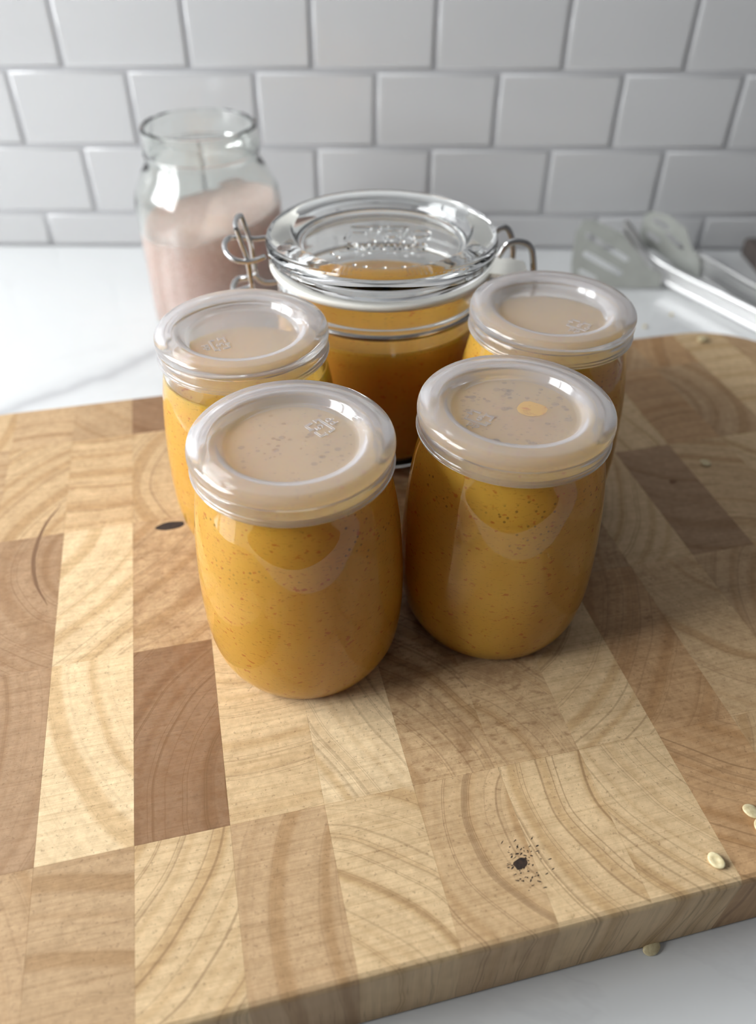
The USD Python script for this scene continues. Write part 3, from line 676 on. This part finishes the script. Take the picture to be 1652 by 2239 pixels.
obj('glass_body', lathe(S_OUT + S_IN, 160), salt_glass_m, sj, smooth=50)
th = [(.0390 + .0009 * math.sin(np.pi * t), .1335 - .0060 * t) for t in np.linspace(0, 1, 60)]
thr = [((.0390 + .0004) * math.cos(-1.0 + 1.6 * k / 59), (.0390 + .0004) * math.sin(-1.0 + 1.6 * k / 59), .1290 + .0065 * k / 59) for k in range(60)]
obj('screw_thread', tube(thr, np.sin(np.linspace(.15, np.pi - .15, 60)) * .0009 + .0001, 10), salt_glass_m, sj, smooth=60)

n_r, n_a = 22, 96
aa = np.arange(n_a) * 2 * np.pi / n_a
def salt_top(x, y):
    base = .0795 + .30 * np.maximum(x + .004, 0) ** 1.0 * 1.0 + .05 * y + .0016 * np.sin(55 * x + 1) + .0012 * np.sin(70 * y)
    return base
rin = .0490
V = [[0, 0, float(salt_top(np.array(0.), np.array(0.)))]]
for k in range(1, n_r + 1):
    rr = rin * k / n_r
    X, Y = rr * np.cos(aa), rr * np.sin(aa)
    Z = salt_top(X, Y)
    Z = np.minimum(Z, .1005)
    for x_, y_, z_ in zip(X, Y, Z):
        V.append([x_, y_, z_])
for zb_ in (.0110, .0062):
    rb_ = rin if zb_ > .008 else rin - .004
    V += [[rb_ * math.cos(a_), rb_ * math.sin(a_), zb_] for a_ in aa]
V.append([0, 0, .0062])
V = np.array(V)
tn = V[:1 + n_r * n_a]
tn[:, 2] += meshkit.fbm(tn * 90) * .0012 if hasattr(meshkit, 'fbm') else 0
F = []
ring_ = lambda k: 1 + (k - 1) * n_a + np.arange(n_a)
A = ring_(1); F.append(np.stack([np.zeros(n_a, int), A, np.roll(A, -1)], 1))
for k in range(1, n_r + 2):
    A, B = ring_(k), ring_(k + 1)
    F += [np.stack([A, B, np.roll(B, -1)], 1), np.stack([A, np.roll(B, -1), np.roll(A, -1)], 1)]
A = ring_(n_r + 2); F.append(np.stack([A, np.full(n_a, len(V) - 1), np.roll(A, -1)], 1))
sm = trimesh.Trimesh(V, np.vstack(F), process=False); sm.fix_normals()
ps = thing('pink_salt', 'coarse pale pink salt heaped to the right in the open glass jar', 'salt', (SX, SY, 0), kind='stuff')
obj('salt_heap', sm, salt_m, ps, smooth=40)

# ------------------------------------------------------------------ slotted steel tongs by the wall
PIV = np.array([.409, -.362])
tg = thing('slotted_tongs', 'kitchen tongs with polished steel arms and two grey slotted blades on the worktop at right', 'tongs', (0, 0, 0))


def plate(poly2d, org, dirx, diry, th, slots):
    """A bent-up blade: polygon in (along, up), placed from org along dirx / diry (3-D)."""
    shp = poly2d.buffer(-.002).buffer(.002)
    for s in slots:
        shp = shp.difference(s)
    m = trimesh.creation.extrude_polygon(shp, th, engine='earcut')
    nx = np.cross(dirx, diry)
    Mx = np.eye(4); Mx[:3, 0], Mx[:3, 1], Mx[:3, 2], Mx[:3, 3] = dirx, diry, nx, org
    m.apply_transform(Mx)
    return m


def unit(v):
    v = np.array(v, float)
    return v / np.linalg.norm(v)


def strip(path, h, th, z0):
    """Upright strip along a plan path, with a rolled bead on both long edges. path: (x, y, z0, height)"""
    P = np.array(path, float)
    t = np.gradient(P[:, :2], axis=0); t /= np.linalg.norm(t, axis=1)[:, None]
    n = np.column_stack([-t[:, 1], t[:, 0]]) * th / 2
    V, F = [], []
    for p, q in zip(P, n):
        V += [(p[0] - q[0], p[1] - q[1], p[2]), (p[0] + q[0], p[1] + q[1], p[2]), (p[0] + q[0], p[1] + q[1], p[2] + p[3]), (p[0] - q[0], p[1] - q[1], p[2] + p[3])]
    for k in range(len(P) - 1):
        for i in range(4):
            j = (i + 1) % 4
            F += [(4 * k + i, 4 * k + j, 4 * k + 4 + j), (4 * k + i, 4 * k + 4 + j, 4 * k + 4 + i)]
    e = 4 * (len(P) - 1)
    F += [(0, 2, 1), (0, 3, 2), (e, e + 1, e + 2), (e, e + 2, e + 3)]
    m = trimesh.Trimesh(np.array(V), np.array(F), process=False); m.fix_normals()
    top = tube(np.column_stack([P[:, 0], P[:, 1], P[:, 2] + P[:, 3]]), th * 1.15, 10)
    bot = tube(np.column_stack([P[:, 0], P[:, 1], P[:, 2] + th * 1.15]), th * 1.15, 10)
    return cat_(m, top, bot)


def slot(x0, y0, x1, y1, w):
    return LineString([(x0, y0), (x1, y1)]).buffer(w, quad_segs=6)


b1 = Polygon([(0, .0015), (-.0015, .018), (.0005, .042), (.006, .0515), (.014, .0515), (.036, .0425), (.048, .030), (.058, .0175), (.068, .0145), (.068, .003), (.046, .0015)])
d1 = unit([.2344 - .1652, -.0790 + .0725, 0]); u1 = unit([-.05, .30, 1.0])
obj('blade', plate(b1, np.array([.1652, -.0800, .0005]), d1 * 1.08, u1 * 1.05, .0012, [slot(.010, .040, .020, .0345, .0021), slot(.024, .0325, .040, .0235, .0021), slot(.009, .026, .036, .0125, .0024), slot(.006, .0125, .017, .0075, .0018)]), nylon_m, tg, smooth=30, label='near grey slotted blade of the tongs')
b2 = Polygon([(0, .0015), (-.003, .024), (.001, .046), (.006, .0505), (.022, .0495), (.036, .041), (.042, .028), (.050, .019), (.052, .003), (.030, .0015)])
d2 = unit([.2711 - .2313, -.0531 + .0347, 0])
obj('blade', plate(b2, np.array([.2300, -.0480, .0005]), d2, u1, .0012, [slot(.010, .044, .020, .040, .0021), slot(.006, .032, .014, .028, .0021), slot(.022, .034, .034, .026, .0021), slot(.008, .018, .026, .010, .0024)]), nylon_m, tg, smooth=30, label='far grey slotted blade of the tongs')
n_ = 26
a1 = spline([(.2080, -.0500, .0360, .010), (.2175, -.0545, .0240, .012), (.2250, -.0590, .0125, .0135), (.2360, -.0690, .0055, .014), (.2500, -.0905, .0030, .0145), (.2929, -.1628, .0030, .0150), tuple(np.append(PIV - [.004, .0], [.003, .016]))], 8)
obj('arm', strip(a1, 0, .0020, 0), satin_m, tg, smooth=40, label='near polished arm of the tongs')
a2 = spline([(.2700, -.0500, .0030, .016), (.2790, -.0690, .0020, .019), (.305, -.1290, .0020, .019), tuple(np.append(PIV + [.004, 0.0], [.002, .017]))], 8)
obj('arm', strip(a2, 0, .0016, 0), steel_m, tg, smooth=40, label='far arm of the tongs')
obj('locking_wire', tube(spline([(.2760, -.0560, .0170), (.2740, -.0590, .0135), (.2765, -.0625, .0110), (.2850, -.0790, .0110), (.3080, -.1330, .0110), (PIV[0] - .006, PIV[1] + .012, .0105)], 8), .0013, 10), wire_m, tg, smooth=60, label='thin locking wire between the arms')
s_ = trimesh.creation.icosphere(2, .0030); s_.apply_translation([.2755, -.0552, .0185])
obj('wire_end', s_, wire_m, tg, smooth=60)
pv = trimesh.creation.cylinder(.007, .024, sections=32); pv.apply_translation([PIV[0], PIV[1], .012])
obj('pivot', pv, steel_m, tg, smooth=40)

# dark wooden thing that just reaches into the frame at the right
kb = thing('wooden_block', 'low dark brown wooden block barely entering the frame at the right by the tiles', 'block', (.4135, -.078, 0))
kbm = m3.Manifold.batch_hull([m3.Manifold.sphere(.003, 20).translate((x, y, z)) for x in (-.078, .078) for y in (-.066, .066) for z in (.003, .013)])
obj('body', kbm, brown_m, kb, smooth=40)

# ------------------------------------------------------------------ pepper seeds and crumbs
def seed_mesh(L=.0046, Wd=.0036, t=.0011, hollow=True):
    m = trimesh.creation.icosphere(4)
    v = m.vertices
    r = np.hypot(v[:, 0], v[:, 1])
    th_ = t * (1 - (.55 * np.exp(-(r / .55) ** 2) if hollow else 0))
    v2 = np.column_stack([v[:, 0] * L / 2 * (1 + .10 * v[:, 1]), v[:, 1] * Wd / 2, np.sign(v[:, 2]) * np.abs(v[:, 2]) ** .7 * th_ / 2 * 1.1])
    m.vertices = v2
    return m


def put_seed(pos, rz, tilt, label, L=.0046, Wd=.0036, t=.0012, hollow=True, name='pepper_seed', cat='seed', group='scattered pepper seeds', mt=seed_m):
    m = seed_mesh(L, Wd, t, hollow)
    m.apply_transform(trimesh.transformations.rotation_matrix(tilt, [1, 0, 0]))
    m.apply_transform(trimesh.transformations.rotation_matrix(rz, [0, 0, 1]))
    m.apply_translation([0, 0, -m.bounds[0][2]])
    p = obj(name, m, mt, smooth=True, label=label, cat=cat, group=group)
    UsdGeom.Xformable(p).AddTranslateOp().Set(Gf.Vec3d(*map(float, pos)))


put_seed(board_world(-.0277, -.6015), -.9, .30, 'pale pepper seed with a sunken centre near the front edge of the board', .0060, .0044, .0016)
put_seed(board_world(-.0061, -.5885), 2.4, .10, 'pale round pepper seed at the right picture edge, upper of a touching pair', .0058, .0050, .0014, False)
put_seed(board_world(-.0058, -.5943), 1.2, .10, 'pale round pepper seed at the right picture edge, lower of a touching pair', .0056, .0052, .0014, False)
put_seed(board_world(.1530, -.2868), .3, .35, 'pale pepper seed at the far right corner of the board', .0075, .0048, .0022, False)
put_seed(board_world(.0837, -.4069), -.5, .25, 'faint pepper seed right of the jars in the middle of the board', .0056, .0042, .0012)
put_seed((.0975, -.6045, 0), .4, .55, 'pale pepper seed on the worktop under the front edge of the board', .0070, .0045, .0020, False)
for px, py, lb in ((.2365, -.1299, 'tiny yellow crumb on the worktop between the board and the tongs'), (.1806, -.0660, 'tiny yellow crumb on the worktop before the near tongs blade'), (.2100, -.150, 'tiny yellow crumb on the worktop at the far edge of the board')):
    put_seed((px, py, 0), .5, .1, lb, .0034, .0026, .0018, False, 'crumb', 'crumb', 'crumbs on the worktop')
